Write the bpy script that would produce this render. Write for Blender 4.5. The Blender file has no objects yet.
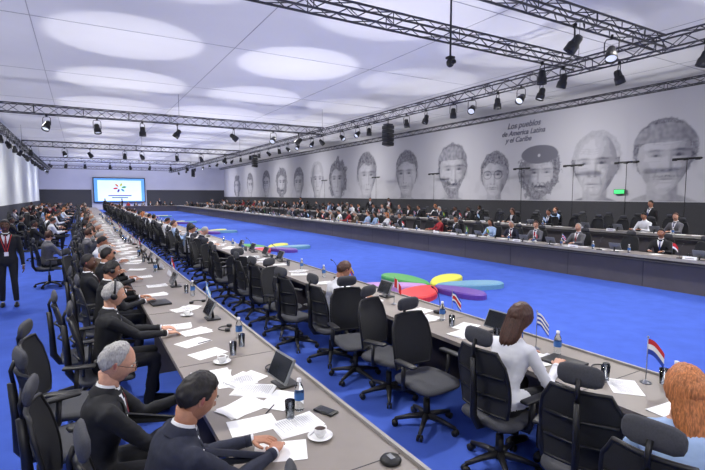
import bpy, math, random
from mathutils import Vector, Matrix, noise as MN
from mathutils.bvhtree import BVHTree
random.seed(7)
S=bpy.context.scene
S.view_settings.view_transform='Standard'
pi=math.pi; sin=math.sin; cos=math.cos
def lin(c):
    c=c/255.0
    return c/12.92 if c<=.04045 else ((c+.055)/1.055)**2.4
MATS={}
def mat(key,rgb,rough=.6,metal=0,noise=.08,scale=12,emit=0,trans=0,bump=0,spec=.5,stretch=1):
    if key in MATS: return MATS[key]
    m=bpy.data.materials.new(key); m.use_nodes=True
    nt=m.node_tree; b=nt.nodes['Principled BSDF']
    c=[lin(x) for x in rgb]
    tc=nt.nodes.new('ShaderNodeTexCoord'); n=nt.nodes.new('ShaderNodeTexNoise')
    n.inputs['Scale'].default_value=scale; n.inputs['Detail'].default_value=4
    mp=nt.nodes.new('ShaderNodeMapping'); mp.inputs['Scale'].default_value=(1,1,stretch)
    nt.links.new(tc.outputs['Object'],mp.inputs['Vector']); nt.links.new(mp.outputs['Vector'],n.inputs['Vector'])
    r=nt.nodes.new('ShaderNodeValToRGB')
    r.color_ramp.elements[0].position=.3; r.color_ramp.elements[1].position=.7
    r.color_ramp.elements[0].color=[min(1,x*(1-noise)) for x in c]+[1]
    r.color_ramp.elements[1].color=[min(1,x*(1+noise)) for x in c]+[1]
    nt.links.new(n.outputs['Fac'],r.inputs['Fac']); nt.links.new(r.outputs['Color'],b.inputs['Base Color'])
    b.inputs['Roughness'].default_value=rough; b.inputs['Metallic'].default_value=metal
    b.inputs['Specular IOR Level'].default_value=spec
    if trans: b.inputs['Transmission Weight'].default_value=trans
    if emit:
        nt.links.new(r.outputs['Color'],b.inputs['Emission Color']); b.inputs['Emission Strength'].default_value=emit
    if bump:
        bp=nt.nodes.new('ShaderNodeBump'); bp.inputs['Strength'].default_value=bump
        nt.links.new(n.outputs['Fac'],bp.inputs['Height']); nt.links.new(bp.outputs['Normal'],b.inputs['Normal'])
    MATS[key]=m; return m
# ---------- palette
P={}
def pal(k,*a,**kw): P[k]=mat(k,*a,**kw)
pal('carpet_blue',(68,94,184),.95,noise=.08,scale=3,spec=.1)
pal('ceiling_fabric',(208,207,213),.9,noise=.02,scale=.6,spec=.1)
pal('seam',(150,150,160),.8)
pal('wall_lilac',(190,190,205),.9,noise=.04,scale=.5,spec=.1)
pal('wall_white',(215,218,220),.9,noise=.03,scale=1)
pal('wall_dark',(58,58,63),.8,noise=.06)
pal('mural_bg',(196,195,202),.9,noise=0,scale=.8,spec=.1)
pal('mural_line',(118,118,134),.9,noise=.1,spec=.1)
pal('desk_top',(132,124,118),.45,noise=.06,scale=5)
pal('desk_panel',(82,77,80),.6,noise=.06,scale=4)
pal('desk_dark',(46,45,50),.6)
pal('desk_edge',(150,146,142),.5)
pal('black_plastic',(24,24,27),.45)
pal('chair_mesh',(30,31,36),.85,noise=.3,scale=220)
pal('chair_fabric',(66,67,73),.9,noise=.15,scale=120)
pal('chair_base',(38,38,42),.4)
pal('metal_grey',(150,152,156),.35,metal=.9)
pal('truss_metal',(70,70,76),.5,metal=.4)
pal('screen_dark',(22,25,30),.15)
pal('monitor_grey',(120,122,126),.4)
pal('paper',(236,236,236),.8,noise=.02)
pal('paper_ink',(150,150,158),.8)
pal('porcelain',(240,240,240),.25,noise=.01)
pal('coffee',(60,35,20),.2)
pal('glass_clear',(240,246,248),.03,trans=1,noise=0)
pal('label_blue',(60,110,180),.5)
pal('cap_white',(230,230,235),.5)
for k,c in dict(red=(200,40,45),white=(238,238,238),blue=(40,70,170),yellow=(240,200,40),green=(40,140,70),sky=(130,180,225)).items():
    pal('flag_'+k,c,.7)
for k,c in dict(green=(70,160,75),yellow=(215,215,70),red=(205,45,50),purple=(95,60,150),teal=(100,150,180),lavender=(180,130,195),orange=(235,140,50)).items():
    pal('petal_'+k,c,.5,noise=.04)
pal('skin_light',(205,155,130),.55,noise=.10,scale=40,bump=.1); pal('skin_mid',(172,120,94),.55,noise=.10,scale=40,bump=.1); pal('skin_dark',(92,62,47),.55,noise=.10,scale=40,bump=.1)
pal('lips',(165,95,85),.5); pal('eye_white',(225,222,218),.3); pal('eye_iris',(45,30,22),.2)
pal('hair_black',(24,20,20),.6,noise=.4,scale=130,bump=.8,stretch=.3); pal('hair_grey',(165,163,160),.7,noise=.35,scale=130,bump=.8,stretch=.3)
pal('hair_brown',(72,42,30),.55,noise=.5,scale=130,bump=.8,stretch=.2); pal('hair_blonde',(188,118,70),.6,noise=.5,scale=130,bump=.9,stretch=.15)
pal('suit_black',(25,26,31),.85,noise=.15,scale=40,bump=.2); pal('suit_navy',(34,38,56),.85,noise=.15,scale=40,bump=.2)
pal('suit_grey',(98,98,104),.85,noise=.15,scale=40); pal('suit_brown',(104,88,74),.85,noise=.15,scale=40); pal('shirt_white',(228,229,234),.8,noise=.03)
pal('shirt_blue',(160,185,222),.8); pal('top_orange',(205,105,60),.8,noise=.2); pal('dress_red',(150,35,45),.8)
pal('tie_red',(140,30,40),.6); pal('tie_blue',(40,60,120),.6); pal('shoe',(18,17,18),.35)
pal('lamp_lens',(210,215,225),.2,emit=.6); pal('exit_green',(60,200,110),.5,emit=1.2)
pal('projection_white',(196,218,242),.7,emit=.75,noise=.03,scale=.5); pal('projection_blue',(90,150,215),.7,emit=.6)
pal('platform',(48,50,62),.9)
def mural_mat():
    m=bpy.data.materials.new('mural_print'); m.use_nodes=True; nt=m.node_tree; b=nt.nodes['Principled BSDF']
    b.inputs['Roughness'].default_value=.9; b.inputs['Specular IOR Level'].default_value=.1
    at=nt.nodes.new('ShaderNodeAttribute'); at.attribute_name='ink'
    r=nt.nodes.new('ShaderNodeValToRGB'); r.color_ramp.elements[0].color=[lin(x) for x in(196,195,202)]+[1]; r.color_ramp.elements[1].color=[lin(x) for x in(84,84,98)]+[1]
    nt.links.new(at.outputs['Fac'],r.inputs['Fac']); nt.links.new(r.outputs['Color'],b.inputs['Base Color']); return m
P['mural_print']=mural_mat()

def V(*a): return Vector(a)
class MB:
    def __init__(s): s.v=[];s.f=[];s.m=[];s.sm=[]
    def add(s,vs,fs,m,smooth=True,M=None):
        o=len(s.v)
        for p in vs:
            p=Vector(p); s.v.append(M@p if M is not None else p)
        for i,f in enumerate(fs):
            s.f.append([o+j for j in f]); s.m.append(m[i] if isinstance(m,list) else m); s.sm.append(smooth)
    def join(s,o,M=None):
        b=len(s.v)
        for p in o.v: s.v.append(M@p if M is not None else p.copy())
        for f,m,sm in zip(o.f,o.m,o.sm): s.f.append([b+j for j in f]); s.m.append(m); s.sm.append(sm)
    def box(s,c,d,m,R=None,ch=0):
        x,y,z=[k/2 for k in d]; M=Matrix.Translation(c)@(R.to_4x4() if R is not None else Matrix.Identity(4))
        if ch<=0:
            vs=[(a*x,b*y,e*z) for e in(-1,1) for a,b in((-1,-1),(1,-1),(1,1),(-1,1))]
            s.add(vs,[(3,2,1,0),(4,5,6,7),(0,1,5,4),(1,2,6,5),(2,3,7,6),(3,0,4,7)],m,False,M)
        else:
            rings=[]
            k=min(ch,x*.9,y*.9,z*.9)
            for zz,i in((-z,k),(-z+k*.3,k*.3),(-z+k,0),(z-k,0),(z-k*.3,k*.3),(z,k)):
                X=x-i;Y=y-i;q=k
                rings.append([V(*p,zz) for p in((X-q,-Y),(X-q*.3,-Y+q*.3),(X,-Y+q),(X,Y-q),(X-q*.3,Y-q*.3),(X-q,Y),(-X+q,Y),(-X+q*.3,Y-q*.3),(-X,Y-q),(-X,-Y+q),(-X+q*.3,-Y+q*.3),(-X+q,-Y))])
            s.loft(rings,m,M=M)
    def loft(s,rings,m,cap=True,M=None,smooth=True):
        n=len(rings[0]); vs=[p for r in rings for p in r]; fs=[]
        for i in range(len(rings)-1):
            for j in range(n):
                k=(j+1)%n; fs.append((i*n+j,i*n+k,(i+1)*n+k,(i+1)*n+j))
        if cap:
            fs.append(tuple(range(n-1,-1,-1))); fs.append(tuple((len(rings)-1)*n+j for j in range(n)))
        s.add(vs,fs,m,smooth,M)
    def tube(s,pts,rad,m,n=8,flat=1,M=None):
        pts=[Vector(p) for p in pts]
        if not isinstance(rad,(list,tuple)): rad=[rad]*len(pts)
        rings=[];ref=None
        for i,p in enumerate(pts):
            t=(pts[min(i+1,len(pts)-1)]-pts[max(i-1,0)]).normalized()
            if ref is None:
                ref=V(0,0,1) if abs(t.z)<.9 else V(1,0,0)
            u=(t.cross(ref)).normalized()
            v=u.cross(t).normalized(); ref=v
            rings.append([p+u*(rad[i]*cos(2*pi*j/n))+v*(rad[i]*flat*sin(2*pi*j/n)) for j in range(n)])
        s.loft([r[::-1] for r in rings],m,M=M)
    def ell(s,c,r,m,n=12,k=8,M=None):
        c=Vector(c);vs=[];fs=[]
        rings=[]
        for i in range(1,k):
            th=pi*i/k
            rings.append([V(c.x+r[0]*sin(th)*cos(2*pi*j/n),c.y+r[1]*sin(th)*sin(2*pi*j/n),c.z-r[2]*cos(th)) for j in range(n)])
        vs=[p for q in rings for p in q]
        for i in range(len(rings)-1):
            for j in range(n):
                q=(j+1)%n; fs.append((i*n+j,i*n+q,(i+1)*n+q,(i+1)*n+j))
        b=len(vs); vs.append(c-V(0,0,r[2])); vs.append(c+V(0,0,r[2]))
        for j in range(n):
            fs.append((b,(j+1)%n,j)); fs.append((b+1,(len(rings)-1)*n+j,(len(rings)-1)*n+(j+1)%n))
        s.add(vs,fs,m,True,M)
    def lathe(s,prof,m,n=20,M=None,cap=False):
        s.loft([[V(r*cos(2*pi*j/n),r*sin(2*pi*j/n),z) for j in range(n)] for r,z in prof],m,cap=cap,M=M)
    def poly(s,pts,m): s.add(pts,[tuple(range(len(pts)))],m,False)
    def mesh(s,name):
        me=bpy.data.meshes.new(name); me.from_pydata([tuple(p) for p in s.v],[],s.f)
        keys=[]
        idx=[]
        for k in s.m:
            if k not in keys: keys.append(k)
            idx.append(keys.index(k))
        for k in keys: me.materials.append(P[k])
        me.polygons.foreach_set('material_index',idx); me.polygons.foreach_set('use_smooth',s.sm)
        me.update(); return me
def obj(name,me,loc=(0,0,0),rz=0,sc=1):
    if isinstance(me,MB): me=me.mesh(name)
    o=bpy.data.objects.new(name,me); S.collection.objects.link(o)
    o.location=loc; o.rotation_euler=(0,0,rz); o.scale=(sc,sc,sc); return o
def Ry(a): return Matrix.Rotation(a,3,'Y')
def Rz(a): return Matrix.Rotation(a,3,'Z')
def Rx(a): return Matrix.Rotation(a,3,'X')
def sstep(t): t=max(0,min(1,t)); return t*t*(3-2*t)

# ---------- ROOM
LX,RX,BY,EY,CZ=-5.0,21.4,-9.0,80.0,6.7
def slab(name,c,d,m): 
    b=MB(); b.box(c,d,m); return obj(name,b)
cx=(LX+RX)/2; cy=(BY+EY)/2
slab('floor',(cx,cy,-.05),(RX-LX,EY-BY,.1),'carpet_blue')
b=MB(); b.box((cx,cy,CZ+.05),(RX-LX,EY-BY,.1),'ceiling_fabric')
for y in list(range(-4,80,6)): b.box((cx,y+.5,CZ-.004),(RX-LX,.02,.008),'seam')
for x in (-.9,4.3,9.2,14,18): b.box((x,cy,CZ-.004),(.02,EY-BY,.008),'seam')
obj('ceiling',b)
b=MB(); b.box((RX+.1,cy,(CZ)/2),(.2,EY-BY,CZ),'mural_bg'); obj('wall_right',b)
b=MB(); b.box((LX-.1,cy,CZ/2),(.2,EY-BY,CZ),'wall_white'); obj('wall_left',b)
slab('wall_far',(cx,EY+.1,CZ/2),(RX-LX+.4,.2,CZ),'wall_lilac')
slab('wall_back',(cx,BY-.1,CZ/2),(RX-LX+.4,.2,CZ),'wall_white')
slab('trim_1',(RX-.04,cy,.95),(.08,EY-BY,1.9),'wall_dark')
b=MB()
for x0,x1 in((LX,1.5),(9.1,RX-.1)):
    b.box(((x0+x1)/2,EY-.05,1.5),(x1-x0,.1,3.0),'wall_dark')
obj('trim_2',b)
slab('trim_3',(LX+.04,cy,.7),(.08,EY-BY,1.4),'wall_dark')
slab('stage_platform',(17.5,36,.15),(7.7,76,.30),'platform')

# ---------- mural portraits (flat printed art on the wall)
def gg(u,v,a,b_,su,sv): return math.exp(-((u-a)/su)**2-((v-b_)/sv)**2)
def portrait(Y,Z,h,style,seed,yhi,ylo):
    w=h*.35; sd=1 if seed%3 else -1; ox=seed*7.3; trn=.12*(1 if seed%2 else -1)
    u0=max(-2.1,(Y-yhi)/w); u1=min(2.1,(Y-ylo)/w)
    NU,NV=(100,130) if seed<7 else (60,80); vs=[];ink=[]
    for j in range(NV+1):
        v=-.60+1.22*j/NV
        if Z+v*h<1.93: v=(1.93-Z)/h
        for i in range(NU+1):
            u=u0+(u1-u0)*i/NU
            nz=MN.noise(V(u*2.2+ox,v*6,seed)); nf=MN.noise(V(u*7+ox,v*18,seed+5)); n3=MN.noise(V(u*22+ox,v*50,seed))
            k=.10*sstep(nz*2.5)*sstep((.1-v)/.3)
            sh=sstep((-.40-.085*abs(u)**2-v)/.03)
            k=max(k,sh*(.45+.25*nz+.1*n3))
            if 'suit' in style: k=max(k,sh*(.75 if abs(u)>.28*(v+.62)/.2 else .05)); 
            nk=sstep((.55-abs(u))/.1)*sstep((-.1-v)/.1)*(1 if v>-.55 else 0)
            k=k*(1-nk)+nk*(.28+.35*sstep(sd*u/.5+.2)+.15*nf)
            if 'wild' in style: hd=((u/1.30)**2+((v-.03)/.47)**2)**.5+.22*nz+.12*nf+.06*n3
            else: hd=((u/1.06)**2+((v-.10)/.39)**2)**.5+.07*nz+.05*nf+.03*n3
            hm=sstep((1.0-hd)/.06)
            if 'bald' in style and v>.1: hm*=.35
            k=k*(1-hm)+hm*(.80+.40*nf+.3*n3)
            uj=u/(1-.34*max(0,-v/.45)**1.7) if v>-.6 else 9
            e=((uj/.88)**2+(v/.45)**2)**.5
            fm=sstep((1.0-e)/.04)
            ht=.25+.06*nz+.03*nf-.10*u*u
            if 'bald' in style: ht=.40
            if 'beret' in style: ht=.22
            fm*=sstep((ht-v)/.03)
            ear=max(gg(u,v,s*.96,-.02,.10,.08) for s in(-1,1)); k=max(k,ear*.4)
            c=u-trn   # features shifted: three-quarter turn of the head
            f=.06+.50*sstep((sd*c-.0)/.8)+.16*sstep((e-.72)/.28)
            f+=.16*nz+.10*nf
            for s in(-1,1):
                f+=.42*gg(c,v,s*.36,.055,.24,.034)+.48*gg(c,v,s*.36,.030,.17,.014)+.45*gg(c,v,s*.36,.033,.06,.018)
                f-=.30*gg(c,v,s*.36,.008,.13,.009)+.16*gg(c,v,s*.45,-.09,.14,.04)
                f+=.60*gg(c,v,s*.38,.098-.03*abs(abs(c)-.36),.28,.016)
                f+=.45*gg(c,v,s*.12,-.145,.07,.011)+.24*gg(c,v,s*(.36+(-.2-v)*.6),-.2,.035,.06)
                f+=.26*gg(c,v,s*.66,-.19,.14,.13)+.2*gg(c,v,s*.38,-.035,.16,.007)
            f+=.42*gg(c,v,sd*.14,-.05,.06,.10)-.22*gg(c,v,-sd*.0,-.07,.045,.09)+.2*gg(c,v,0,-.16,.13,.008)
            f+=.60*gg(c,v,0,-.255,.27,.008)+.30*gg(c,v,0,-.242,.2,.012)-.1*gg(c,v,0,-.275,.16,.01)+.28*gg(c,v,0,-.295,.18,.009)+.2*gg(c,v,sd*.1,-.39,.3,.03)
            for q in(.17,.20,.23): f+=.14*gg(c,v+.01*cos(c*5),0,q,.42,.006)
            if 'beard' in style:
                bd=sstep((-.17-v-.10*(1-abs(u))+.05*nf+.03*n3+.10)/.05)*(1-gg(c,v,0,-.262,.24,.02)); f=f*(1-bd)+bd*(.72+.35*nf+.3*n3)
            if 'mous' in style or 'beard' in style: f+=.65*gg(c,v+.02*abs(c),0,-.213,.32,.016)*(1+n3)
            if 'glasses' in style:
                for s in(-1,1):
                    rr=(((c-s*.38)/.28)**2+((v-.03)/.08)**2)**.5; f+=.6*math.exp(-((rr-1)/.08)**2)
                f+=.5*gg(c,v,0,.045,.1,.008)
            f=.45*f+.55*(round(f*4.5)/4.5)
            k=k*(1-fm)+fm*max(.02,f)
            if 'beard' in style: k=max(k,.8*gg(u,v,0,-.44+.02*nf,.42,.06)*(1+.5*n3))
            if 'beret' in style:
                bt=((u/1.15)**2+((v-.36)/.17)**2)**.5+.04*nz; bm=sstep((1-bt)/.08); k=k*(1-bm)+bm*.9
                st=gg(u,v,0,.34,.10,.035); k=k*(1-sstep(st*2-.6))
            if 'cap' in style and v>.19:
                bm=sstep((1-((u/1.05)**2+((v-.19)/.24)**2)**.5)/.06); k=k*(1-bm)+bm*(.55+.3*nf+.25*sstep(sd*u))
            k*=sstep((v+.60)/.08)*sstep((u-u0)/.25)*sstep((u1-u)/.25)
            vs.append(V(RX-.012,Y-u*w,Z+v*h)); ink.append(max(0,min(1,k*.88)))
    fs=[]
    for j in range(NV):
        for i in range(NU):
            q=j*(NU+1)+i; fs.append((q,q+1,q+NU+2,q+NU+1))
    b=MB(); b.add(vs,fs,'mural_print',False); me=b.mesh('mural_portrait')
    a=me.attributes.new('ink','FLOAT','POINT'); a.data.foreach_set('value',ink)
    obj('mural_portrait',me)
PL=[(10.5,3.75,3.5,'cap mous'),(13.5,3.6,3.5,'bald suit'),(16.7,3.3,3.0,'wild beret beard'),(19.8,3.3,3.1,'glasses mous suit'),(23.5,3.75,3.9,'beard cap'),
    (28.5,3.7,3.9,'short mous suit'),(34.2,3.75,4.4,'short suit'),(39.4,3.6,4.2,'wild'),(43.9,3.7,4.2,'bald suit'),(48.6,3.5,3.9,'mous'),(53.8,3.6,4.0,'wild beard'),(59.2,3.6,4.0,'glasses'),(66,3.5,4.0,'short'),(72.5,3.5,3.8,'wild')]
for i,(Y,Z,h,st) in enumerate(PL):
    lo=(PL[i-1][0]+Y)/2 if i else 7; hi_=(PL[i+1][0]+Y)/2 if i<len(PL)-1 else 77
    portrait(Y,Z,h,st,i+1,hi_-.005,lo+.005)
for Y,Z,t,s in((18.9,5.95,'Los pueblos',.46),(19.3,5.55,'de America Latina',.40),(19.0,5.18,'y el Caribe',.40)):
    cu=bpy.data.curves.new('mural_lettering','FONT'); cu.body=t; cu.size=s; cu.shear=.3; cu.extrude=.004; cu.offset=.006; cu.materials.append(P['mural_line'])
    o=bpy.data.objects.new('mural_lettering',cu); S.collection.objects.link(o)
    o.matrix_world=Matrix(((0,0,-1,RX-.03),(-1,0,0,Y),(0,1,0,Z),(0,0,0,1)))
b=MB(); b.box((0,0,0),(.08,.5,.22),'black_plastic'); b.box((-.042,0,0),(.01,.46,.18),'exit_green'); obj('exit_sign',b,(RX-.14,12.2,2.35))

# ---------- end screen
b=MB(); b.box((0,0,0),(7.2,.15,3.8),'wall_dark',ch=.03); b.box((0,-.08,0),(6.9,.02,3.5),'projection_blue'); b.box((0,-.10,-.1),(6.0,.02,3.1),'projection_white')
for i,k in enumerate(('green','yellow','orange','red','purple','teal')):
    a=i*pi/3+.2; r=[]
    for j in range(14):
        t=2*pi*j/14; x=.6+.33*cos(t); y=.15*sin(t)
        r.append(V(x*cos(a)-y*sin(a),-.12,x*sin(a)*.8+y*cos(a)+.35))
    b.poly(r,'petal_'+k)
b.box((0,-.12,-.85),(3.2,.02,.16),'petal_purple'); b.box((0,-.12,-1.15),(2.2,.02,.12),'suit_navy')
obj('projection_screen',b,(5.3,79.7,2.95))

# ---------- trusses
def truss(name,p0,p1,w=.27):
    b=MB(); p0=Vector(p0);p1=Vector(p1); d=(p1-p0); L=d.length; t=d.normalized(); u=t.cross(V(0,0,1)).normalized()*w/2; z=V(0,0,w/2)
    cor=[u+z,-u+z,-u-z,u-z]
    for c in cor: b.tube([p0+c,p1+c],.022,'truss_metal',n=6)
    n=max(2,int(L/.42)); 
    for i in range(n):
        a=p0+t*(L*i/n); e=p0+t*(L*(i+1)/n)
        for k in range(4):
            c1,c2=cor[k],cor[(k+1)%4]
            if i%2: c1,c2=c2,c1
            b.tube([a+c1,e+c2],.011,'truss_metal',n=4)
        if i%4==0:
            for k in range(4): b.tube([a+cor[k],a+cor[(k+1)%4]],.012,'truss_metal',n=4)
    return obj(name,b)
TZ=5.55
for y in (-4,5.7,7.65,22.3,37,52,66): truss('lighting_truss',(-3.1,y,TZ),(11.2,y,TZ),.25 if y<10 else .34)
truss('lighting_truss',(11.4,-6,TZ),(11.4,72,TZ),.3); truss('lighting_truss',(-3.3,-6,TZ),(-3.3,72,TZ))
truss('lighting_truss',(18.6,-6,TZ+.6),(18.6,72,TZ+.6),.24)
b=MB()
for y in(-4,7.65,22.3,37,52,66):
    for x in(-3.1,4,11.2): b.tube([(x,y,TZ+.15),(x,y,CZ)],.008,'truss_metal',n=4)
obj('truss_hanging_cables',b)
def fixture_mesh(kind):
    b=MB()
    R=Ry(kind).to_4x4(); M=Matrix.Translation((0,0,-.36))@R
    b.box((0,0,-.03),(.07,.05,.08),'black_plastic',ch=.01)
    b.tube([(0,-.13,-.36),(0,-.13,-.14),(0,-.10,-.08),(0,.10,-.08),(0,.13,-.14),(0,.13,-.36)],.012,'black_plastic',n=5)
    b.lathe([(.0,.17),(.06,.165),(.085,.12),(.09,.02),(.115,-.02),(.12,-.17),(.108,-.17),(.105,-.12)],'black_plastic',n=14,M=M)
    b.lathe([(.105,-.125),(.0,-.115)],'lamp_lens',n=14,M=M)
    return b.mesh('stage_spotlight')
FX=[fixture_mesh(a) for a in(.3,.9,-.6,0)]
zf=TZ-.14
for y in [2.2,3.4,4.9,6.7,8.9,9.6,10.5,11.6,12.5,14,15.2,18,19,20.5,22.8,24,26,27.5,29,31,33,35,37.5,40,42,45,48,51,55,60,65]:
    obj('stage_spotlight',random.choice(FX),(11.4,y,zf),random.uniform(0,6.28),1.0)
for x,y in((9.8,7.65),(10.6,7.65),(8.2,5.7),(9.4,5.7)): obj('stage_spotlight',random.choice(FX),(x,y,zf),random.uniform(0,6.28),1.0)
for y in(22.3,37,52):
    for x in (-2.4,-1,.6,2.6,4.2,6.4,8.3,9.9): obj('stage_spotlight',random.choice(FX),(x+random.uniform(-.3,.3),y,zf-.03),random.uniform(0,6.28),1.2)
for y in range(14,70,3): obj('stage_spotlight',random.choice(FX),(-3.3,y,zf),random.uniform(0,6.28),1.2)
b=MB()
for i in range(5): b.box((0,0,-.2-i*.17),(.36,.42,.155),'black_plastic',R=Ry(.04*i),ch=.02)
b.box((0,0,-.08),(.3,.3,.05),'truss_metal'); b.tube([(0,0,-.05),(0,0,.2)],.02,'truss_metal')
sp=b.mesh('line_array_speaker')
for y in(16.5,34,56): obj('line_array_speaker',sp,(11.4,y,TZ-.3))
b=MB(); b.tube([(0,0,.7),(0,0,-1.0)],.02,'black_plastic'); b.box((0,0,-1.02),(.14,.14,.05),'black_plastic',ch=.01); b.ell((0,0,-1.12),(.08,.08,.09),'black_plastic'); b.lathe([(.0,.0),(.04,0),(.045,.08),(.03,.09)],'black_plastic',M=Matrix.Translation((0,-.05,-1.13))@Rx(1.4).to_4x4())
obj('ceiling_camera',b,(6.55,7.3,TZ+.42))
b=MB(); b.tube([(0,0,0),(0,0,3.3)],.013,'black_plastic',n=6); b.box((0,0,3.3),(.12,1.0,.08),'black_plastic',ch=.02)
for q in(-.4,0,.4): b.box((-.08,q,3.28),(.08,.16,.10),'black_plastic',ch=.01)
b.lathe([(.25,0),(.25,.02),(.03,.05)],'black_plastic')
bm=b.mesh('light_bar_stand')
for y in(9.1,11.4,13.9,16.9,24,31,40): obj('light_bar_stand',bm,(20.3,y,.3))

# ---------- DESKS
def long_desk(name,x0,x1,y0,y1,z0=0,user=-1,lip=True):
    b=MB(); zt=z0+.75
    seg=2.0; y=y0
    xf=x1-.05 if user<0 else x0+.05
    b.box(((x0+x1)/2,(y0+y1)/2,zt-.02),(x1-x0,y1-y0,.04),'desk_top')
    b.box((xf,(y0+y1)/2,z0+.355),(.03,y1-y0,.71),'desk_panel')
    if lip:
        xl=x1 if user<0 else x0
        b.box((xl-user*.012,(y0+y1)/2,zt-.015),(.024,y1-y0,.07),'desk_edge')
        b.box((xl-user*.075,(y0+y1)/2,zt-.11),(.10,y1-y0,.03),'desk_dark')
    while y<y1:
        b.box(((x0+x1)/2,y+.02,z0+.355),(x1-x0-.12,.03,.71),'desk_panel')
        b.box((xf-user*.017,y+.02,z0+.355),(.006,.012,.70),'desk_dark')
        b.box(((x0+x1)/2,y+.02,zt+.0005),(x1-x0-.02,.006,.002),'desk_dark')
        y+=seg
    return obj(name,b)
long_desk('conference_desk',.65,1.5,-4,62)
long_desk('conference_desk',3.15,3.95,-4,66)
long_desk('conference_desk',11.6,12.35,-4,70,user=1)
long_desk('conference_desk',14.6,15.3,-2,70,z0=.3,user=1)
b=MB(); b.box((7.8,67.6,.73),(7.2,.8,.04),'desk_top'); b.box((7.8,67.25,.355),(7.2,.03,.71),'desk_panel')
for x in(4.3,6,7.8,9.6,11.3): b.box((x,67.6,.355),(.03,.6,.71),'desk_panel')
obj('conference_desk',b)

# ---------- CHAIR
def chair_mesh(tilt=0):
    b=MB()
    for i in range(5):
        a=2*pi*i/5+.3; d=V(cos(a),sin(a),0)
        b.tube([d*.02+V(0,0,.115),d*.16+V(0,0,.10),d*.30+V(0,0,.072)],[.032,.024,.017],'chair_base',n=6)
        c=d*.30; t=V(-sin(a),cos(a),0)
        b.tube([c+V(0,0,.075),c+V(0,0,.04)],.010,'black_plastic',n=5)
        for s in(-1,1): b.tube([c+t*(s*.008)+V(0,0,.031),c+t*(s*.026)+V(0,0,.031)],.030,'black_plastic',n=10)
    b.tube([(0,0,.08),(0,0,.28)],[.036,.03],'black_plastic',n=10); b.tube([(0,0,.27),(0,0,.41)],.018,'metal_grey',n=8)
    b.box((-.03,0,.405),(.26,.16,.045),'black_plastic',ch=.015)
    def se(rx,ry,z,x0=0,e=.45,n=24,drop=0):
        r=[]
        for j in range(n):
            a=2*pi*j/n; ca,sa=cos(a),sin(a)
            x=rx*math.copysign(abs(ca)**e,ca); y=ry*math.copysign(abs(sa)**e,sa)
            zz=z-(max(0,x)/rx)**3*drop
            r.append(V(x0+x,y,zz))
        return r
    b.loft([se(.20,.20,.425),se(.235,.24,.43,drop=.02),se(.25,.255,.45,drop=.03),se(.248,.25,.475,drop=.035),se(.21,.21,.488,drop=.03),se(.1,.1,.485,drop=.005)],'chair_fabric')
    b.tube([(-.08,0,.41),(-.26,0,.43),(-.315,0,.52),(-.32,0,.75),(-.335,0,.98)],[.028,.026,.024,.02,.018],'black_plastic',n=8,flat=1.4)
    nu,nv=8,10
    def bp(u,v,o):
        w=.215+.025*sin(pi*min(1,v*1.15)) -(.05*max(0,v-.8)/.2 if v>.8 else 0)
        y=u*w; z=.54+.50*v
        x=-.235-.03*(v)**1.5*1.6 +.035*u*u +.02*cos((v-.25)*pi) +o
        return V(x,y,z)
    vs=[bp(-1+2*i/nu,j/nv,0) for j in range(nv+1) for i in range(nu+1)]
    n1=len(vs); vs+=[bp(-1+2*i/nu,j/nv,-.014) for j in range(nv+1) for i in range(nu+1)]
    fs=[]
    for j in range(nv):
        for i in range(nu):
            q=j*(nu+1)+i; fs.append((q,q+1,q+nu+2,q+nu+1)); fs.append((n1+q+nu+1,n1+q+nu+2,n1+q+1,n1+q))
    b.add(vs,fs,'chair_mesh')
    per=[bp(-1,j/nv,-.007) for j in range(nv+1)]+[bp(-1+2*i/nu,1,-.007) for i in range(1,nu+1)]+[bp(1,1-j/nv,-.007) for j in range(1,nv+1)]+[bp(1-2*i/nu,0,-.007) for i in range(1,nu+1)]
    b.tube(per,.014,'black_plastic',n=6)
    for v in(.3,.62): b.tube([bp(-.9,v,-.02),bp(0,v,-.045),bp(.9,v,-.02)],.011,'black_plastic',n=5)
    b.tube([(-.325,0,.98),(-.335,0,1.06),(-.31,0,1.12)],.014,'black_plastic',n=6)
    M=Matrix.Translation((-.285,0,1.135))@Ry(.12).to_4x4()
    rr=[]
    for yy,k in((-.13,.35),(-.12,.75),(-.085,1),(0,1.05),(.085,1),(.12,.75),(.13,.35)):
        rr.append([V(.026*k*cos(2*pi*j/12)+.25*yy*yy*4*.4,yy,.064*k*sin(2*pi*j/12)) for j in range(12)])
    b.loft(rr,'chair_fabric',M=M)
    for s in(-1,1):
        b.tube([(-.02,s*.2,.425),(-.02,s*.275,.43),(-.01,s*.29,.5),(0,s*.29,.66)],[.018,.018,.02,.02],'black_plastic',n=6,flat=1.3)
        b.box((.02,s*.29,.675),(.26,.075,.03),'black_plastic',ch=.014)
    return b.mesh('office_chair')
CH=chair_mesh()
def chair(x,y,a=0,z=0): return obj('office_chair',CH,(x,y,z),a)

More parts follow.
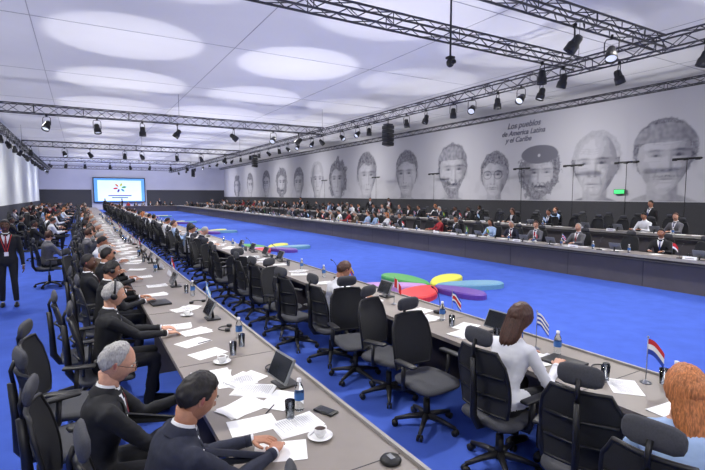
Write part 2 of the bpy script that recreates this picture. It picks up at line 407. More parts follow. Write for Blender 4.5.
# ---------- PEOPLE
def remesh(mb,vox,it=3):
    me=mb.mesh('tmp'); o=bpy.data.objects.new('tmp',me); S.collection.objects.link(o)
    r=o.modifiers.new('r','REMESH'); r.mode='VOXEL'; r.voxel_size=vox
    if it: s=o.modifiers.new('s','SMOOTH'); s.factor=.5; s.iterations=it
    dg=bpy.context.evaluated_depsgraph_get(); ev=o.evaluated_get(dg); m2=ev.to_mesh()
    vs=[v.co.copy() for v in m2.vertices]; fs=[list(p.vertices) for p in m2.polygons]
    ev.to_mesh_clear(); bpy.data.objects.remove(o); bpy.data.meshes.remove(me)
    return vs,fs
def hand(skin,curl=.35,hi=False):
    b=MB()
    rings=[]
    for x,w,t in((-.015,.024,.018),(.01,.028,.017),(.04,.038,.015),(.07,.041,.014),(.092,.038,.011)):
        rings.append([V(x,w*cos(2*pi*j/12),t*sin(2*pi*j/12)) for j in range(12)])
    b.loft(rings,skin)
    for y,L,sp in((.029,.072,.10),(.010,.080,.03),(-.010,.075,-.04),(-.028,.058,-.12)):
        p=V(.083,y,0); pts=[p.copy()]; a=curl*.4
        for k,f in enumerate((.45,.32,.23)):
            a+=curl*(.5+.25*k); d=V(cos(a)*cos(sp),cos(a)*sin(sp),-sin(a)); p=p+d*L*f; pts.append(p.copy())
        b.tube(pts,[.0092,.0088,.008,.0062],skin,n=7)
    b.tube([V(.02,.022,-.003),V(.045,.046,-.010),V(.070,.056,-.018),V(.088,.058,-.024)],[.014,.0115,.0095,.007],skin,n=7)
    if hi:
        vs,fs=remesh(b,.0034,1); b=MB(); b.add(vs,fs,skin)
    return b
HC={}
def get_hand(skin,curl,hi):
    k=(skin,curl,hi)
    if k not in HC: HC[k]=hand(skin,curl,hi)
    return HC[k]
def headpt(d):
    dx,dy,dz=d
    x=dx*.097;y=dy*.077;z=dz*.120
    if dz<0:
        t=-dz; y*=1-.26*t*t
        if dx<0: x*=1-.45*sstep(t*1.3)
        else: x*=1-.08*t
    if dx>0:
        f=dx
        g=lambda yy,zz,sy,sz: math.exp(-((y-yy)/sy)**2-((z-zz)/sz)**2)
        nz=0
        if -.045<z<.03: nz=.026*sstep((.03-z)/.055) if z>-.026 else .026*sstep((z+.045)/.019)
        x+=nz*math.exp(-(y/.013)**2)*sstep(f*1.5)
        for s in(-1,1):
            x-=.010*g(s*.030,.008,.016,.013); x+=.004*g(s*.03,.030,.022,.009); x+=.004*g(s*.042,-.025,.018,.02)
        x+=.006*g(0,-.052,.022,.006)+.005*g(0,-.064,.018,.006)-.004*g(0,-.058,.024,.003)+.009*g(0,-.095,.022,.018)
    return V(x,y,z)
def hairline(phi,st):
    P_=[(0,.068),(40,.062),(62,.045),(75,.005),(88,-.01),(98,.012),(112,-.03),(140,-.06),(180,-.07)]
    if st=='reced': P_=[(0,.112),(40,.095),(62,.060),(75,.015),(88,-.01),(98,.012),(112,-.03),(140,-.06),(180,-.065)]
    if st in('long','bun'): P_=[(0,.075),(35,.062),(55,.02),(70,-.03),(85,-.07),(110,-.09),(140,-.1),(180,-.11)]
    for (a,h),(a2,h2) in zip(P_,P_[1:]):
        if a<=phi<=a2: return h+(h2-h)*(phi-a)/(a2-a)
    return P_[-1][1]
def head(skin,hair,style,hi=True,phones=False,glasses=False):
    b=MB(); n,k=(40,32) if hi else (20,16)
    def sphere(fn,m,nn,kk):
        vs=[];fs=[]
        for i in range(kk+1):
            th=pi*i/kk
            for j in range(nn):
                ph=2*pi*j/nn; vs.append(fn((sin(th)*cos(ph),sin(th)*sin(ph),-cos(th))))
        for i in range(kk):
            for j in range(nn):
                q=(j+1)%nn; fs.append((i*nn+j,i*nn+q,(i+1)*nn+q,(i+1)*nn+j))
        mm=[]
        for f in fs:
            c=sum((vs[t] for t in f),V(0,0,0))/4
            mm.append('lips' if (m==skin and c.x>.07 and abs(c.y)<.024 and -.068<c.z<-.047) else m)
        b.add(vs,fs,mm)
    sphere(headpt,skin,n,k)
    th_=.012 if style!='reced' else .008
    if style in('long','bun'): th_=.019
    def hf(d):
        p=headpt(d); phi=math.degrees(math.atan2(abs(p.y),p.x)); 
        if d[0]>0 and p.z<.03: p=V(d[0]*.097,p.y,p.z)
        t=sstep((p.z-hairline(phi,style)-.008*MN.noise(p*90))/.014)
        nrm=V(d[0],d[1],d[2])
        wob=.004*MN.noise(p*38)+.004*MN.noise(V(p.x*110,p.y*110,p.z*40))
        return p+nrm*(-.012+(th_+.012+wob)*t)
    sphere(hf,hair,int(n*1.8) if hi else n,int(k*1.8) if hi else k)
    if style=='long':
        rr=[]; N=72
        for z,w,dp,x0 in((.08,.055,.05,-.03),(.03,.084,.066,-.035),(-.0,.087,.066,-.037),(-.04,.088,.062,-.04),(-.08,.090,.056,-.045),(-.11,.090,.052,-.05),(-.15,.088,.046,-.055),(-.18,.082,.04,-.06),(-.21,.072,.032,-.065),(-.23,.06,.026,-.07),(-.25,.03,.015,-.07)):
            row=[]
            for j in range(N):
                a=2*pi*j/N; k=1+.10*MN.noise(V(a*5,z*7,3))+.055*sin(j*2.3+z*12)
                row.append(V(x0+dp*cos(a)*(.62 if cos(a)>0 else 1.0)*k,w*sin(a)*k,z+.012*MN.noise(V(a*4,z*9,1))*(3 if z<-.2 else 1)))
            rr.append(row)
        b.loft(rr[::-1],hair)
    if style=='bun': b.ell((-.115,0,.03),(.04,.042,.04),hair)
    for s in(-1,1):
        b.ell((.0775,s*.030,.008),(.011,.012,.007),'eye_white',n=10,k=6)
        b.ell((.0865,s*.030,.008),(.004,.0055,.0058),'eye_iris',n=8,k=6)
        b.tube([(.092,s*.014,.026),(.095,s*.03,.031),(.083,s*.047,.026)],[.002,.0038,.002],hair if hair!='hair_blonde' else 'hair_brown',n=5)
        M=Matrix.Translation((-.008,s*.079,-.002))@Rz(s*.35).to_4x4()@Ry(-.15).to_4x4()
        b.ell((0,0,0),(.017,.0065,.031),skin,n=10,k=8,M=M); b.ell((.002,s*.005,.002),(.009,.003,.018),'lips',n=8,k=6,M=M)
        if glasses:
            r=[V(.107,s*.031+.022*cos(2*pi*i/16),.006+.016*sin(2*pi*i/16)) for i in range(17)]
            b.tube(r,.0016,'black_plastic',n=4); b.tube([(.106,s*.052,.008),(.05,s*.080,.01),(-.01,s*.084,.008)],.0016,'black_plastic',n=4)
        if phones:
            b.tube([(-.0,s*.078,-.005),(0,s*.105,-.005)],.030,'black_plastic',n=14)
    if phones:
        b.tube([V(0,.096*cos(a),.02+.125*sin(a)) for a in [pi*i/14 for i in range(15)]],.007,'black_plastic',n=6,flat=1.6)
    return b
def dseg(p,a,c):
    d=c-a; t=max(0,min(1,(p-a).dot(d)/d.length_squared)); return (p-(a+d*t)).length
def ik(s,w,l1,l2,pole):
    d=w-s; L=min(d.length,(l1+l2)*.995); t=d.normalized(); w=s+t*L
    a=(l1*l1-l2*l2+L*L)/(2*L); h=math.sqrt(max(0,l1*l1-a*a)); pv=pole-t*pole.dot(t); pv.normalize()
    return s+t*a+pv*h,w
def person(name='seated_man',seated=True,lean=.15,skin='skin_mid',hair='hair_black',style='short',top='suit_black',legs='suit_black',
           shirt='shirt_white',tie='tie_blue',hands=((.46,.16,.795),(.46,-.16,.795)),hyaw=0,hpitch=0,phones=False,glasses=False,female=False,short=False,vox=.02,hi=False,curl=.35,crossed=False,lanyard=False,handrot=(0,0),twist=0,step=.0):
    base=.57 if seated else .93
    o0=V(0,0,base)
    def T(p):
        p=Vector(p); k=sstep((p.z+.05)/.35)
        q=Ry(lean*k)@p; q=Rz(twist*k)@q
        return o0+q
    mb=MB(); ws=.88 if female else 1.0
    prof=[(-.115,.12,.10),(-.06,.165,.125),(.02,.178,.132),(.10,.160,.118),(.16,.152,.112),(.24,.163,.120),(.33,.182,.125),(.40,.192,.118),(.45,.182,.10),(.485,.125,.078),(.51,.078,.062),(.535,.056,.054)]
    if female: prof=[(h,w*(1.03 if h<.05 else .86 if h<.3 else .88),d*(1.0 if h<.25 else 1.04 if h<.37 else .9)) for h,w,d in prof]
    rings=[]
    for h,w,d in prof:
        rings.append([T((d*cos(2*pi*j/20)+(.0 if h<.4 else -.01),w*math.copysign(abs(sin(2*pi*j/20))**.85,sin(2*pi*j/20)),h)) for j in range(20)])
    mb.loft(rings,'skin_mid')
    legsegs=[];armsegs=[]
    for s in(-1,1):
        if seated:
            hip=V(0,s*.09,base); kn=V(.43,s*(.13 if not crossed else .05),base+.0); an=V(.40+ (.05*s if not female else -.05),s*.14,.115)
            mb.tube([hip-V(.04,0,0),hip,hip.lerp(kn,.5),kn,kn.lerp(an,.12)+V(.01,0,0),kn.lerp(an,.5),an],[.085,.092,.078,.062,.06,.056,.045],'skin_mid',n=12)
            mb.ell(kn,(.063,.062,.062),'skin_mid')
        else:
            hip=V(0,s*.09,base); kn=V(.03+s*step*.5,s*.10,.50); an=V(s*step-.01,s*.115,.10)
            mb.tube([hip+V(0,0,.03),hip,hip.lerp(kn,.5),kn,kn.lerp(an,.35),an],[.09,.095,.078,.060,.058,.048],'skin_mid',n=12)
        legsegs+=[(hip,kn),(kn,an)]
        f=an+V(0,0,-.10)
        rr=[]
        for x,w,h in((-.07,.025,.05),(-.05,.036,.075),(.0,.038,.085),(.07,.042,.065),(.13,.046,.05),(.18,.036,.04),(.20,.015,.025)):
            rr.append([f+V(x,w*cos(2*pi*j/10),max(0.004,h/2+h/2*sin(2*pi*j/10))) for j in range(10)])
        mb2=MB(); mb2.loft([r[::-1] for r in rr],'shoe')
        if s==-1: shoes=mb2
        else: shoes.join(mb2)
    wr=[]
    for s,hd in((1,hands[0]),(-1,hands[1])):
        sh=T((-.005,s*.178*ws,.435)); w=Vector(hd)
        el,w=ik(sh,w,.295,.265,V(-.25,s*.55,-1) if seated else V(-.6,s*.5,-.3))
        mb.tube([sh+V(0,-s*.03,.0),sh,sh.lerp(el,.5),el,el.lerp(w,.3),w],[.05,.062*ws,.054*ws,.046*ws,.044*ws,.030],'skin_mid',n=12)
        mb.ell(el,(.046*ws,)*3,'skin_mid'); armsegs+=[(sh,el),(el,w)]; wr.append((s,el,w))
    vs,fs=remesh(mb,vox,3 if vox<.015 else 2)
    jacket=top.startswith('suit')
    if hi:
        for v in vs:
            near=min(dseg(v,armsegs[i][1],armsegs[i][1]+V(0,0,.01)) for i in(0,2))
            k=MN.noise(v*13)*.008+MN.noise(V(v.x*20,v.y*20,v.z*60))*(.004+.007*max(0,1-near/.14))
            d=(v-o0); d.z*=.3
            if d.length>0: v+=d.normalized()*k
    mats=[]
    Ti=Ry(-lean)
    for f in fs:
        c=sum((vs[i] for i in f),V(0,0,0))/len(f)
        da=[dseg(c,*x) for x in armsegs]; ad=min(da); ai=da.index(ad)
        ld=min(dseg(c,*x) for x in legsegs)
        q=Ti@(Rz(-twist)@(c-o0)); 
        if ad<.075 and (abs(q.y)>.15*ws or ai%2==1) and not (ld<ad and c.z<base-.02):
            m=top
            if ai%2==1 and short: m=skin
        elif seated and (c.x>.15 and c.z<base+.10 or c.z<base-.02): m=legs
        elif not seated and c.z<base-(.10 if jacket else .0): m=legs
        else:
            m=top
            if q.z>.515 and female: m=skin
        mats.append(m)
    b=MB(); b.add(vs,fs,mats); b.join(shoes)
    if jacket or (top.startswith('shirt') and tie):
        bvh=BVHTree.FromPolygons([tuple(v) for v in vs],fs)
        def onb(y,z,off):
            o=T((.45,y,z)); d=(T((0,y,z))-o).normalized(); h=bvh.ray_cast(o,d)
            p=h[0] if h[0] is not None and (h[0]-o).length<.45 else T((.10,y,z))
            return p-d*off
        def strip(f0,f1,z0,z1,m,off,nu=6,nv=12):
            g=[[onb(f0(z)+(f1(z)-f0(z))*i/nu,z,off) for i in range(nu+1)] for z in [z0+(z1-z0)*j/nv for j in range(nv+1)]]
            pv=[p for r in g for p in r]; ff=[]
            for j in range(nv):
                for i in range(nu):
                    k=j*(nu+1)+i; ff.append((k,k+1,k+nu+2,k+nu+1))
            b.add(pv,ff,m)
        hw=lambda z: .006+.062*sstep((z-.22)/.27)
        if jacket: strip(lambda z:-hw(z),hw,.21,.495,shirt,.004)
        if lanyard:
            for s in(-1,1): strip(lambda z:s*(.01+(z-.15)*.25)-.006,lambda z:s*(.01+(z-.15)*.25)+.006,.15,.49,'flag_red',.012,2)
            strip(lambda z:-.035,lambda z:.035,.08,.16,'cap_white',.014,2,3)
        if tie and jacket:
            tw=lambda z: .022-.012*sstep((z-.3)/.19); strip(lambda z:-tw(z),tw,.21,.49,tie,.009,4)
        if jacket:
            for s in(-1,1):
                strip(lambda z:s*hw(z) if s>0 else s*(hw(z)+.040*sstep((z-.2)/.1)*(1 if z<.42 else .8)),lambda z:s*(hw(z)+.040*sstep((z-.2)/.1)*(1 if z<.42 else .8)) if s>0 else s*hw(z),.205,.49,top,.010,3)
    if (jacket or top.startswith('shirt')) and not female:
        def cr(lst,m):
            rr=[]
            for h,r in lst:
                rr.append([T((r*1.0*cos(2*pi*j/24)-.010,r*sin(2*pi*j/24),h-(.02 if cos(2*pi*j/24)>.7 else 0))) for j in range(24)])
            b.loft(rr,m,cap=False)
        cr([(.50,.074),(.525,.067),(.545,.063),(.548,.060),(.53,.060)],shirt if jacket else top)
        if jacket: cr([(.485,.098),(.51,.084),(.532,.073),(.534,.069),(.50,.072)],top)
    hc=T((.012,0,.665))
    HM=Matrix.Translation(hc)@(Rz(twist+hyaw)@Ry(lean*.35+hpitch)).to_4x4()
    b.tube([T((-.012,0,.47)),T((-.008,0,.545)),HM@V(-.025,0,-.055)],[.058,.054,.056],skin,n=14)
    b.join(head(skin,hair,style,hi or vox<.018,phones,glasses),HM)
    for (s,el,w),hr in zip(wr,handrot):
        d=(w-el).normalized()
        if jacket or not short:
            b.tube([w-d*.03,w+d*.004,w+d*.006],[.034,.0325,.028],top,n=14)
            if jacket: b.tube([w-d*.01,w+d*.018,w+d*.019],[.029,.029,.025],shirt,n=14)
        dh=d.copy(); 
        if seated and w.z<.84: dh.z=max(dh.z,-.08)
        dh.normalize(); dh=(Rz(hr)@dh)
        up=V(0,0,1)
        if not seated and abs(dh.z)>.7: up=V(0,s,0)
        y=up.cross(dh).normalized(); z=dh.cross(y)
        sy=-1 if s>0 else 1
        if not seated: sy=-s
        w2=w+d*.012
        M=Matrix(((dh.x,y.x*sy,z.x,w2.x),(dh.y,y.y*sy,z.y,w2.y),(dh.z,y.z*sy,z.z,w2.z),(0,0,0,1)))
        h=get_hand(skin,curl,hi); b2=MB(); b2.join(h,M)
        if M.determinant()<0: b2.f=[f[::-1] for f in b2.f]
        b.join(b2)
    return b.mesh(name)

CROWD=[]
specs=[dict(top='suit_black',hyaw=.1),dict(top='suit_navy',lean=.28,hpitch=.35,skin='skin_light',hair='hair_grey',style='reced',tie='tie_red'),
 dict(top='suit_black',lean=-.05,skin='skin_dark',hyaw=-.3,tie='tie_red',hands=((.38,.2,.795),(.42,-.1,.795))),
 dict(top='suit_grey',lean=.1,phones=True,hyaw=.4,skin='skin_light',hair='hair_brown'),
 dict(name='seated_woman',top='suit_black',female=True,style='long',hair='hair_brown',tie=None,skin='skin_light',hpitch=.2),
 dict(name='seated_woman',top='dress_red',female=True,style='bun',skin='skin_mid',legs='suit_black',hyaw=-.2,lean=.05),
 dict(top='shirt_white',lean=.2,skin='skin_mid',tie=None,hyaw=.2,hpitch=.25),
 dict(top='suit_black',lean=.02,skin='skin_mid',glasses=True,hyaw=.5,hands=((.30,.2,.795),(.36,-.06,.93))),
 dict(name='seated_woman',top='shirt_blue',female=True,style='long',hair='hair_black',tie=None,skin='skin_mid',lean=.2),
 dict(top='suit_brown',lean=.3,skin='skin_light',hair='hair_grey',hpitch=.3,hyaw=-.2,hands=((.40,.06,.82),(.42,-.08,.80))),
 dict(name='seated_woman',top='shirt_white',legs='suit_navy',female=True,style='long',hair='hair_blonde',tie=None,skin='skin_light',lean=.1,phones=True),
 dict(top='shirt_blue',lean=-.08,skin='skin_light',hair='hair_brown',tie=None,hyaw=-.5,legs='suit_navy',hands=((.34,.12,.795),(.30,-.22,.795)))]
for s in specs:
    CROWD.append((s.get('name','seated_man'),person(vox=.022,**s)))
WT=[5,4,4,4,2,1.3,3,4,1.6,3,1.5,1.6]
def crowd(x,y,a=0,z=0,ch=True):
    nm,me=random.choices(CROWD,WT)[0]
    obj(nm,me,(x,y,z),a+random.uniform(-.25,.25))
    if ch: chair(x+.03*cos(a)-0.0,y,a,z)

def hero(name,x,y,a=0,ch=True,**k):
    me=person(name=name,vox=.0125,hi=True,**k); obj(name,me,(x,y,0),a)
    if ch: chair(x,y,a)
hero('seated_man',.24,2.30,.10,lean=.32,hpitch=.35,hyaw=.1,skin='skin_mid',top='suit_navy',legs='suit_navy',hands=((.56,.14,.80),(.60,-.06,.80)),handrot=(-.5,.5),tie='tie_blue')
hero('seated_man',.0,3.00,-.08,lean=.20,hpitch=.30,skin='skin_light',hair='hair_grey',style='reced',glasses=True,top='suit_black',tie='tie_red',hands=((.50,.14,.88),(.52,-.08,.84)),handrot=(-.4,.4))
hero('seated_man',.15,5.05,.0,lean=.12,hpitch=.1,skin='skin_light',hair='hair_grey',style='short',phones=True,top='suit_black',hands=((.52,.14,.80),(.54,-.1,.80)))
hero('seated_man',.20,6.75,.1,lean=.15,hpitch=.2,skin='skin_mid',hair='hair_black',phones=True,top='suit_black')
hero('seated_woman',2.84,2.50,.05,female=True,lean=.30,hpitch=.35,skin='skin_light',hair='hair_brown',style='long',top='shirt_white',legs='suit_black',hands=((.50,.18,.80),(.46,-.18,.80)),tie=None)
hero('seated_woman',2.44,1.08,.15,female=True,lean=.24,hpitch=.2,hyaw=.7,skin='skin_light',hair='hair_blonde',style='long',top='shirt_blue',legs='suit_navy',tie=None,hands=((.30,.10,.70),(.32,-.10,.70)))
hero('seated_man',2.80,5.35,.1,lean=.30,hpitch=.4,skin='skin_mid',hair='hair_brown',top='shirt_white',legs='suit_navy',tie=None)
me=person(name='standing_man',seated=False,lean=.0,skin='skin_dark',top='suit_black',tie='tie_red',lanyard=True,hands=((.06,.26,.80),(.10,-.24,.84)),vox=.014,step=.06)
obj('standing_man',me,(-1.3,11.3,0),-1.5)
me2=person(name='standing_man',seated=False,lean=.0,skin='skin_mid',top='suit_black',hands=((.10,.24,.84),(.06,-.26,.84)),vox=.02)
obj('standing_man',me2,(16.9,8.6,.3),pi-.2)
for x,y,z in((17,24.5,.3),(17.2,27,.3),(13.6,27,0),(-2,24,0),(-1.6,33,0),(16.9,38,.3),(-3,40,0),(5,72,0),(10,73,0),(3,74,0)):
    obj('standing_man',random.choice((me,me2)),(x,y,z),random.uniform(2,5))
hero_m=person(name='seated_man',vox=.016,lean=.05,skin='skin_light',hair='hair_grey',style='reced',top='suit_grey',tie='tie_red'); obj('seated_man',hero_m,(12.95,8.6,0),pi); chair(12.98,8.6,pi)

# --- row 1 (near left)
for y,dx,a in((3.75,-.12,.3),(4.4,-.15,-.2),(5.75,.0,.1)): chair(.0+dx,y,a)
chair(.36,1.62,2.7)
y=7.6
while y<61:
    x=.15+random.uniform(-.08,.08)
    if random.random()<.66 or 8.6<y<9.6: crowd(x,y)
    else: chair(x-.15,y,random.uniform(-.6,.6))
    y+=.85 if y<30 else .95
# --- row 2
for y,dx,a in((1.72,.0,.35),(3.32,-.02,-1.5),(4.05,.05,-1.2),(4.68,.0,-1.7),(6.1,-.15,.3),(6.75,-.1,-1.1),(7.4,-.12,.2),(8.1,-.15,.0),(8.8,-.1,.9),(9.5,-.2,0),(10.2,-.1,.1),(10.9,-.1,-.8)): chair(2.78+dx,y,a)
y=11.6
while y<65:
    x=2.72+random.uniform(-.1,.05)
    if random.random()<(.3 if y<25 else .6): crowd(x,y)
    else: chair(x-.05,y,random.uniform(-.9,.5))
    y+=.8 if y<30 else .95
# --- far rows
y=1.5
while y<68:
    if abs(y-8.6)>.5:
        if random.random()<.55 : crowd(12.9,y,pi)
        else: chair(12.95,y,pi+random.uniform(-.3,.3))
    y+=.95
y=1.0
while y<68:
    if random.random()<(.25 if y<10 else .62): crowd(15.9,y,pi,.3)
    else: chair(15.9,y,pi,.3)
    y+=.9
y=3
while y<60:
    if random.random()<.3: crowd(18.3,y,pi,.3)
    elif random.random()<.7: chair(18.3,y,pi,.3)
    y+=1.15
for i in range(8): crowd(4.6+i*.9,68.4,-pi/2)
for xr in(-1.2,-2.2,-3.4):
    y=16.5+(-xr)*1.8
    while y<66:
        if random.random()<.55: crowd(xr+random.uniform(-.2,.2),y,random.uniform(-.3,.3))
        y+=1.2
crowd(-.75,13.2,.2)

# ---------- TABLE ITEMS
T0=.75
def sheet(seed,nsh=1):
    random.seed(seed); b=MB()
    for q in range(nsh):
        R=Rz(random.uniform(-.35,.35)); off=V(random.uniform(-.03,.03)*q,random.uniform(-.04,.04)*q,.0012*(q+1))
        w,h=.105,.148; n=4; vs=[];fs=[]
        cu=random.uniform(0,.006)
        for i in range(n+1):
            for j in range(n+1):
                x=-w+2*w*i/n;y=-h+2*h*j/n
                vs.append(R@V(y,x,cu*(abs(y/h)**2))+off)
        for i in range(n):
            for j in range(n):
                k=i*(n+1)+j; fs.append((k,k+1,k+n+2,k+n+1))
        b.add(vs,[f[::-1] for f in fs],'paper')
        if seed%2==0:
          for k in range(16):
            yy=-.118+k*.0155; L=random.uniform(.10,.16)
            b.add([R@V(yy,.08,.0005+cu)+off,R@V(yy+.003,.08,.0005+cu)+off,R@V(yy+.003,.08-L,.0005+cu)+off,R@V(yy,.08-L,.0005+cu)+off],[(3,2,1,0)],'paper_ink',False)
    return b.mesh('paper_sheets')
SH=[sheet(i,1+i%3) for i in range(5)]
random.seed(11)
def mon():
    b=MB()
    b.box((.03,0,.008),(.16,.18,.016),'black_plastic',ch=.006)
    b.tube([(.04,0,.01),(.03,0,.08),(.01,0,.13)],.016,'black_plastic')
    Q=Ry(.45)
    b.box((0,0,.14),(.022,.30,.20),'monitor_grey',R=Q,ch=.008)
    b.box(V(0,0,.14)+Q@V(-.012,0,0),(.004,.27,.17),'screen_dark',R=Q)
    return b.mesh('desk_monitor')
MON=mon()
def mic():
    b=MB(); b.box((0,0,.02),(.13,.10,.035),'black_plastic',ch=.012)
    b.tube([(0,0,.035),(0,0,.12),(-.02,0,.22),(-.07,0,.30),(-.11,0,.33)],.004,'black_plastic',n=6); b.tube([(-.10,0,.322),(-.135,0,.345)],[.008,.010],'black_plastic',n=8)
    b.lathe([(.012,.036),(.015,.04)],'flag_red',cap=True)
    return b.mesh('gooseneck_microphone')
MIC=mic()
def cup():
    b=MB(); b.lathe([(.0,.003),(.035,.003),(.075,.016),(.076,.019),(.04,.008),(0,.008)],'porcelain',n=28)
    b.lathe([(.0,.010),(.022,.010),(.034,.03),(.040,.066),(.037,.066),(.031,.03),(.0,.02)],'porcelain',n=24)
    b.lathe([(.0,.055),(.0365,.055)],'coffee',n=20)
    b.tube([(.037,0,.055),(.058,0,.052),(.060,0,.034),(.034,0,.024)],.004,'porcelain',n=6); 
    b.tube([(.03,.05,.02),(-.045,.045,.022)],[.004,.002],'metal_grey',n=5)
    return b.mesh('coffee_cup')
CUP=cup()
def bottle():
    b=MB(); b.lathe([(.0,.0),(.030,.0),(.033,.01),(.031,.05),(.033,.09),(.033,.13),(.028,.16),(.014,.19),(.0135,.205)],'glass_clear',n=20,cap=True)
    b.lathe([(.0337,.075),(.0337,.125)],'label_blue',n=20); b.lathe([(.0155,.198),(.0155,.218),(.0,.219)],'cap_white',n=14)
    return b.mesh('water_bottle')
BOT=bottle()
def glassm():
    b=MB(); b.lathe([(.0,.002),(.028,.002),(.034,.12),(.032,.12),(.026,.01),(.0,.01)],'glass_clear',n=18); return b.mesh('drinking_glass')
GL=glassm()
def headset():
    b=MB(); b.tube([V(.085*cos(a),.095*sin(a)-.02,.012) for a in [pi*i/12 for i in range(13)]],.006,'black_plastic',n=6)
    for s in(-1,1): b.tube([(s*.085,-.03,.006),(s*.085,-.03,.03)],.028,'black_plastic',n=12)
    return b.mesh('headphones')
HS=headset()
def pen():
    b=MB(); b.tube([(-.07,0,.005),(.06,0,.005),(.07,0,.005)],[.004,.004,.001],'suit_navy',n=6); return b.mesh('ballpoint_pen')
PEN=pen()
def flag(cols,vertical=False):
    b=MB(); b.lathe([(.0,.0),(.04,.0),(.04,.008),(.012,.016),(.005,.03)],'metal_grey',n=16); b.tube([(0,0,.01),(0,0,.36)],.0035,'metal_grey',n=6); b.ell((0,0,.365),(.008,)*3,'metal_grey',n=8,k=6)
    n=10; W=.17;H=.12
    vs=[];fs=[];ms=[]
    rows=6
    for j in range(rows+1):
        for i in range(n+1):
            u=i/n; vs.append(V(.012*sin(u*7)*u,-.004-W*.62*u,.35-H*j/rows-.10*u*u))
    for j in range(rows):
        for i in range(n):
            k=j*(n+1)+i; fs.append((k,k+1,k+n+2,k+n+1)); t=(i/n if vertical else j/rows); ms.append('flag_'+cols[min(len(cols)-1,int(t*len(cols)))])
    b.add(vs,fs,ms); return b.mesh('desk_flag')
FL={k:flag(*v) for k,v in dict(py=(('red','white','blue'),),uy=(('white','blue','white','blue','white','blue'),),cr=(('blue','white','red','red','white','blue'),),ar=(('sky','white','sky'),),
   pe=(('red','white','red'),True),co=(('yellow','blue','red'),),br=(('green','yellow','green'),True),mx=(('green','white','red'),True),tt=(('red','red','white'),)).items()}
def nameplate():
    b=MB(); b.add([V(-.03,-.14,0),V(.03,-.14,0),V(0,-.14,.085),V(-.03,.14,0),V(.03,.14,0),V(0,.14,.085)],[(0,1,2),(5,4,3),(0,2,5,3),(1,4,5,2),(0,3,4,1)],'cap_white',False)
    b.box((-.0175,0,.042),(.002,.18,.02),'paper_ink',R=Ry(.34)); return b.mesh('name_plate')
NP=nameplate()
def binder():
    b=MB(); b.box((0,0,.012),(.24,.32,.024),'black_plastic',ch=.005); return b.mesh('document_folder')
BN=binder()
def phone():
    b=MB(); b.box((0,0,.008),(.08,.16,.014),'black_plastic',ch=.005); b.box((0,0,.0155),(.065,.11,.001),'screen_dark'); return b.mesh('smartphone')
PH=phone()
for n,me,x,y,a in [('coffee_cup',CUP,1.18,2.40,.5),('smartphone',PH,1.36,2.68,.4),('desk_monitor',MON,1.27,3.25,.1),('water_bottle',BOT,1.22,2.80,0),('drinking_glass',GL,1.12,2.72,0),
  ('paper_sheets',SH[2],1.02,3.50,.2),('paper_sheets',SH[1],.90,3.02,.5),('paper_sheets',SH[3],.92,2.38,-.2),('paper_sheets',SH[3],1.16,3.0,.9),('paper_sheets',SH[4],1.12,2.60,.2),('paper_sheets',SH[1],.85,3.7,-.1),
  ('paper_sheets',SH[3],.88,2.75,.1),('paper_sheets',SH[4],1.05,3.25,-.5),('paper_sheets',SH[0],.95,4.25,.1),('headphones',HS,1.35,3.6,.4),('headphones',HS,1.3,4.95,1.2),('ballpoint_pen',PEN,1.05,2.9,.8),('ballpoint_pen',PEN,1.0,4.6,.3),('drinking_glass',GL,1.14,4.1,0),('coffee_cup',CUP,1.0,3.95,.2),('drinking_glass',GL,1.28,4.3,0),('water_bottle',BOT,1.33,4.55,0),
  ('desk_monitor',MON,1.25,5.45,0),('paper_sheets',SH[4],.86,5.3,.0),('paper_sheets',SH[1],1.0,5.0,.4),('paper_sheets',SH[0],.9,4.65,.2),('document_folder',BN,.86,6.6,.1),('headphones',HS,1.3,6.4,.2),('coffee_cup',CUP,1.05,5.75,.2),('paper_sheets',SH[1],.9,7.2,.2),('paper_sheets',SH[4],1.0,7.9,.2),('drinking_glass',GL,1.3,7.1,0),('water_bottle',BOT,1.35,6.9,0),
  ('desk_flag',FL['tt'],1.34,8.6,.2),('desk_flag',FL['ar'],1.32,5.9,.2),('paper_sheets',SH[2],1.1,6.1,.6),('desk_monitor',MON,1.22,7.7,0),
  ('desk_flag',FL['py'],3.72,1.86,.4),('desk_flag',FL['uy'],3.66,2.82,.3),('desk_flag',FL['cr'],3.62,3.93,.3),('desk_flag',FL['pe'],3.55,4.97,.3),('desk_flag',FL['co'],3.62,6.3,.2),
  ('water_bottle',BOT,3.78,1.68,0),('water_bottle',BOT,3.62,2.98,0),('water_bottle',BOT,3.70,2.62,0),('water_bottle',BOT,3.58,4.05,0),('drinking_glass',GL,3.7,3.1,0),('drinking_glass',GL,3.5,2.05,0),('drinking_glass',GL,3.82,1.78,0),('drinking_glass',GL,3.55,3.2,0),('drinking_glass',GL,3.5,3.8,0),('desk_monitor',MON,3.66,1.3,0),('desk_monitor',MON,3.72,3.35,0),('desk_monitor',MON,3.7,5.4,0),
  ('smartphone',PH,3.40,2.32,.2),('document_folder',BN,3.55,2.45,.1),('paper_sheets',SH[1],3.40,2.75,.2),('paper_sheets',SH[2],3.45,2.6,-.2),('paper_sheets',SH[4],3.40,3.5,.3),('paper_sheets',SH[0],3.62,3.7,.1),('paper_sheets',SH[2],3.42,4.2,0),('paper_sheets',SH[3],3.6,4.5,.4),
  ('paper_sheets',SH[0],3.5,1.9,.5),('paper_sheets',SH[3],3.38,1.5,.1),('paper_sheets',SH[1],3.4,5.3,.1),('headphones',HS,3.7,2.2,.5),('gooseneck_microphone',MIC,3.76,4.3,0)]:
    obj(n,me,(x,y,T0),a)
b=MB(); b.lathe([(.0,.0),(.055,.0),(.06,.012),(.05,.026),(.0,.03)],'black_plastic',n=20); b.box((0,0,.03),(.03,.05,.004),'monitor_grey'); obj('conference_speaker_puck',b,(1.40,1.98,T0))
fk=list(FL)
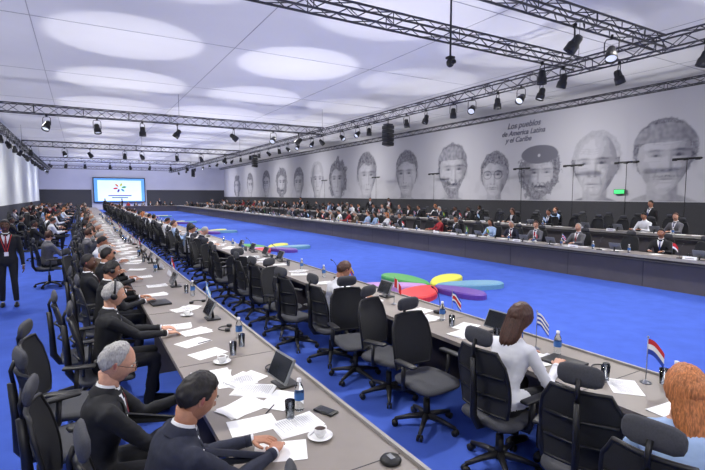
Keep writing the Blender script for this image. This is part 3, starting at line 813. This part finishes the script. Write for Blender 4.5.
def dress(x0,side,ys,z=T0,plates=.4):
    for y in ys:
        r=random.random
        if r()<.8: obj('paper_sheets',random.choice(SH),(x0+side*.25,y,z),random.uniform(-.3,.3)+(0 if side>0 else pi))
        if r()<.6: obj('paper_sheets',random.choice(SH),(x0+side*.38,y+.35,z),random.uniform(-.6,.6))
        if r()<.3: obj('gooseneck_microphone',MIC,(x0+side*.66,y+.22,z),0 if side>0 else pi)
        if r()<.4: obj('desk_monitor',MON,(x0+side*.58,y-.15,z),0 if side>0 else pi)
        if r()<.4: obj('water_bottle',BOT,(x0+side*.52,y+.48,z))
        if r()<.35: obj('drinking_glass',GL,(x0+side*.48,y+.12,z))
        if r()<.25: obj('coffee_cup',CUP,(x0+side*.30,y+.6,z))
        if r()<plates*.8: obj('desk_flag',FL[random.choice(fk)],(x0+side*.62,y+.40,z),random.uniform(-.2,.6))
        if r()<plates: obj('name_plate',NP,(x0+side*.70,y+.0,z),0 if side<0 else pi)
fr=lambda a,e,s:[a+s*i for i in range(int((e-a)/s))]
dress(.65,1,fr(8.9,40,.95),plates=.25); dress(3.15,1,fr(6.8,40,.95),plates=.3)
dress(12.35,-1,fr(2.2,40,.95),plates=.7); dress(15.3,-1,fr(2,30,1.1),z=1.05,plates=.3)
b=MB(); 
for s in(-1,1): b.box((0,s*.075,.0),(.21,.15,.003),'paper',R=Rx(s*.25))
o=obj('open_booklet',b,(.60,3.02,.93),.2); o.rotation_euler=(0,-.75,.1)

# ---------- flowers on the carpet
def flower():
    b=MB()
    for ang,L,W,k in((92,1.75,.33,'green'),(28,1.6,.30,'yellow'),(-20,1.7,.30,'teal'),(-80,1.35,.28,'purple'),(212,1.45,.38,'red'),(152,1.65,.30,'lavender')):
        a=math.radians(ang); rings=[]
        for z,sc in((0,1),(.10,1),(.13,.94)):
            r=[]
            for j in range(32):
                t=2*pi*j/32; x=.10+L/2+L/2*sc*cos(t); y=W*sc*sin(t)*(1+.25*cos(t))
                r.append(V(x*cos(a)-y*sin(a),x*sin(a)+y*cos(a),z))
            rings.append(r)
        b.loft(rings,'petal_'+k,smooth=False)
    return b.mesh('flower_floor_sculpture')
FM=flower()
for x,y,a in((7.0,8.3,0),(6.4,17.6,.3),(6.2,27.5,.1),(6.2,38,.5),(6.2,50,0)): obj('flower_floor_sculpture',FM,(x,y,0),a)

# ---------- LIGHTS
def spot(x,y,z,E,size,blend,up=False,rad=.2,col=(1,1,1),rot=(0,0,0)):
    l=bpy.data.lights.new('spot','SPOT'); l.energy=E; l.spot_size=math.radians(size); l.spot_blend=blend; l.shadow_soft_size=rad; l.color=col
    o=bpy.data.objects.new('ceiling_uplight_and_fill' if up else 'truss_and_fill_lamp',l); S.collection.objects.link(o); o.location=(x,y,z); o.rotation_euler=(pi,0,0) if up else rot
for y in(-3,5,14,23,33,43,54,66,75):
    for x in(-1.5,4.8,9.4,15.8): spot(x,y,5.3,900,165,1,rad=.3,col=(1,.97,.91))
    spot(17.0,y,4.6,520,150,1,rad=.3,rot=(0,-1.25,0),col=(1,.98,.95))  # added fill washing the mural wall, no real fixture behind it
    spot(-2.0,y,4.6,240,150,1,rad=.3,rot=(0,1.35,0),col=(1,1,.97))  # added fill to brighten the left wall, not a real lamp
for x in(1,8,15): spot(x,72,5,600,140,1,rad=.3,rot=(1.35,0,0))  # extra spots added to lift the dark far wall, no such lamps there
random.seed(3)
for i in range(12):
    for j,x in enumerate((1.6,6.9,12.0,17.4)):
        E=random.uniform(230,380)*(.5 if j==3 else 1); sz=random.choice((66,72,80))
        spot(x+random.uniform(-.3,.3),3.7+5.8*i,3.0,E,sz-5,.14,up=True,rad=.12,col=(1,.99,.97))
for y in range(-3,78,6):
    for x in(-2,4.3,9.5,15): spot(x,y+.7,2.3,270,165,1,up=True,rad=.5,col=(1,.98,.95))  # wide soft fill added to raise the ceiling tone, no fixtures here
w=bpy.data.worlds.new('world'); S.world=w; w.use_nodes=True; w.node_tree.nodes['Background'].inputs[0].default_value=(.6,.65,.8,1); w.node_tree.nodes['Background'].inputs[1].default_value=.3
# ---------- CAMERA
cd=bpy.data.cameras.new('camera'); cd.sensor_width=36; cd.lens=464/705*36; cd.clip_end=300
co=bpy.data.objects.new('camera',cd); S.collection.objects.link(co); co.location=(0,0,2.2); co.rotation_euler=(math.radians(90-4.93),0,math.radians(-30.33)); S.camera=co
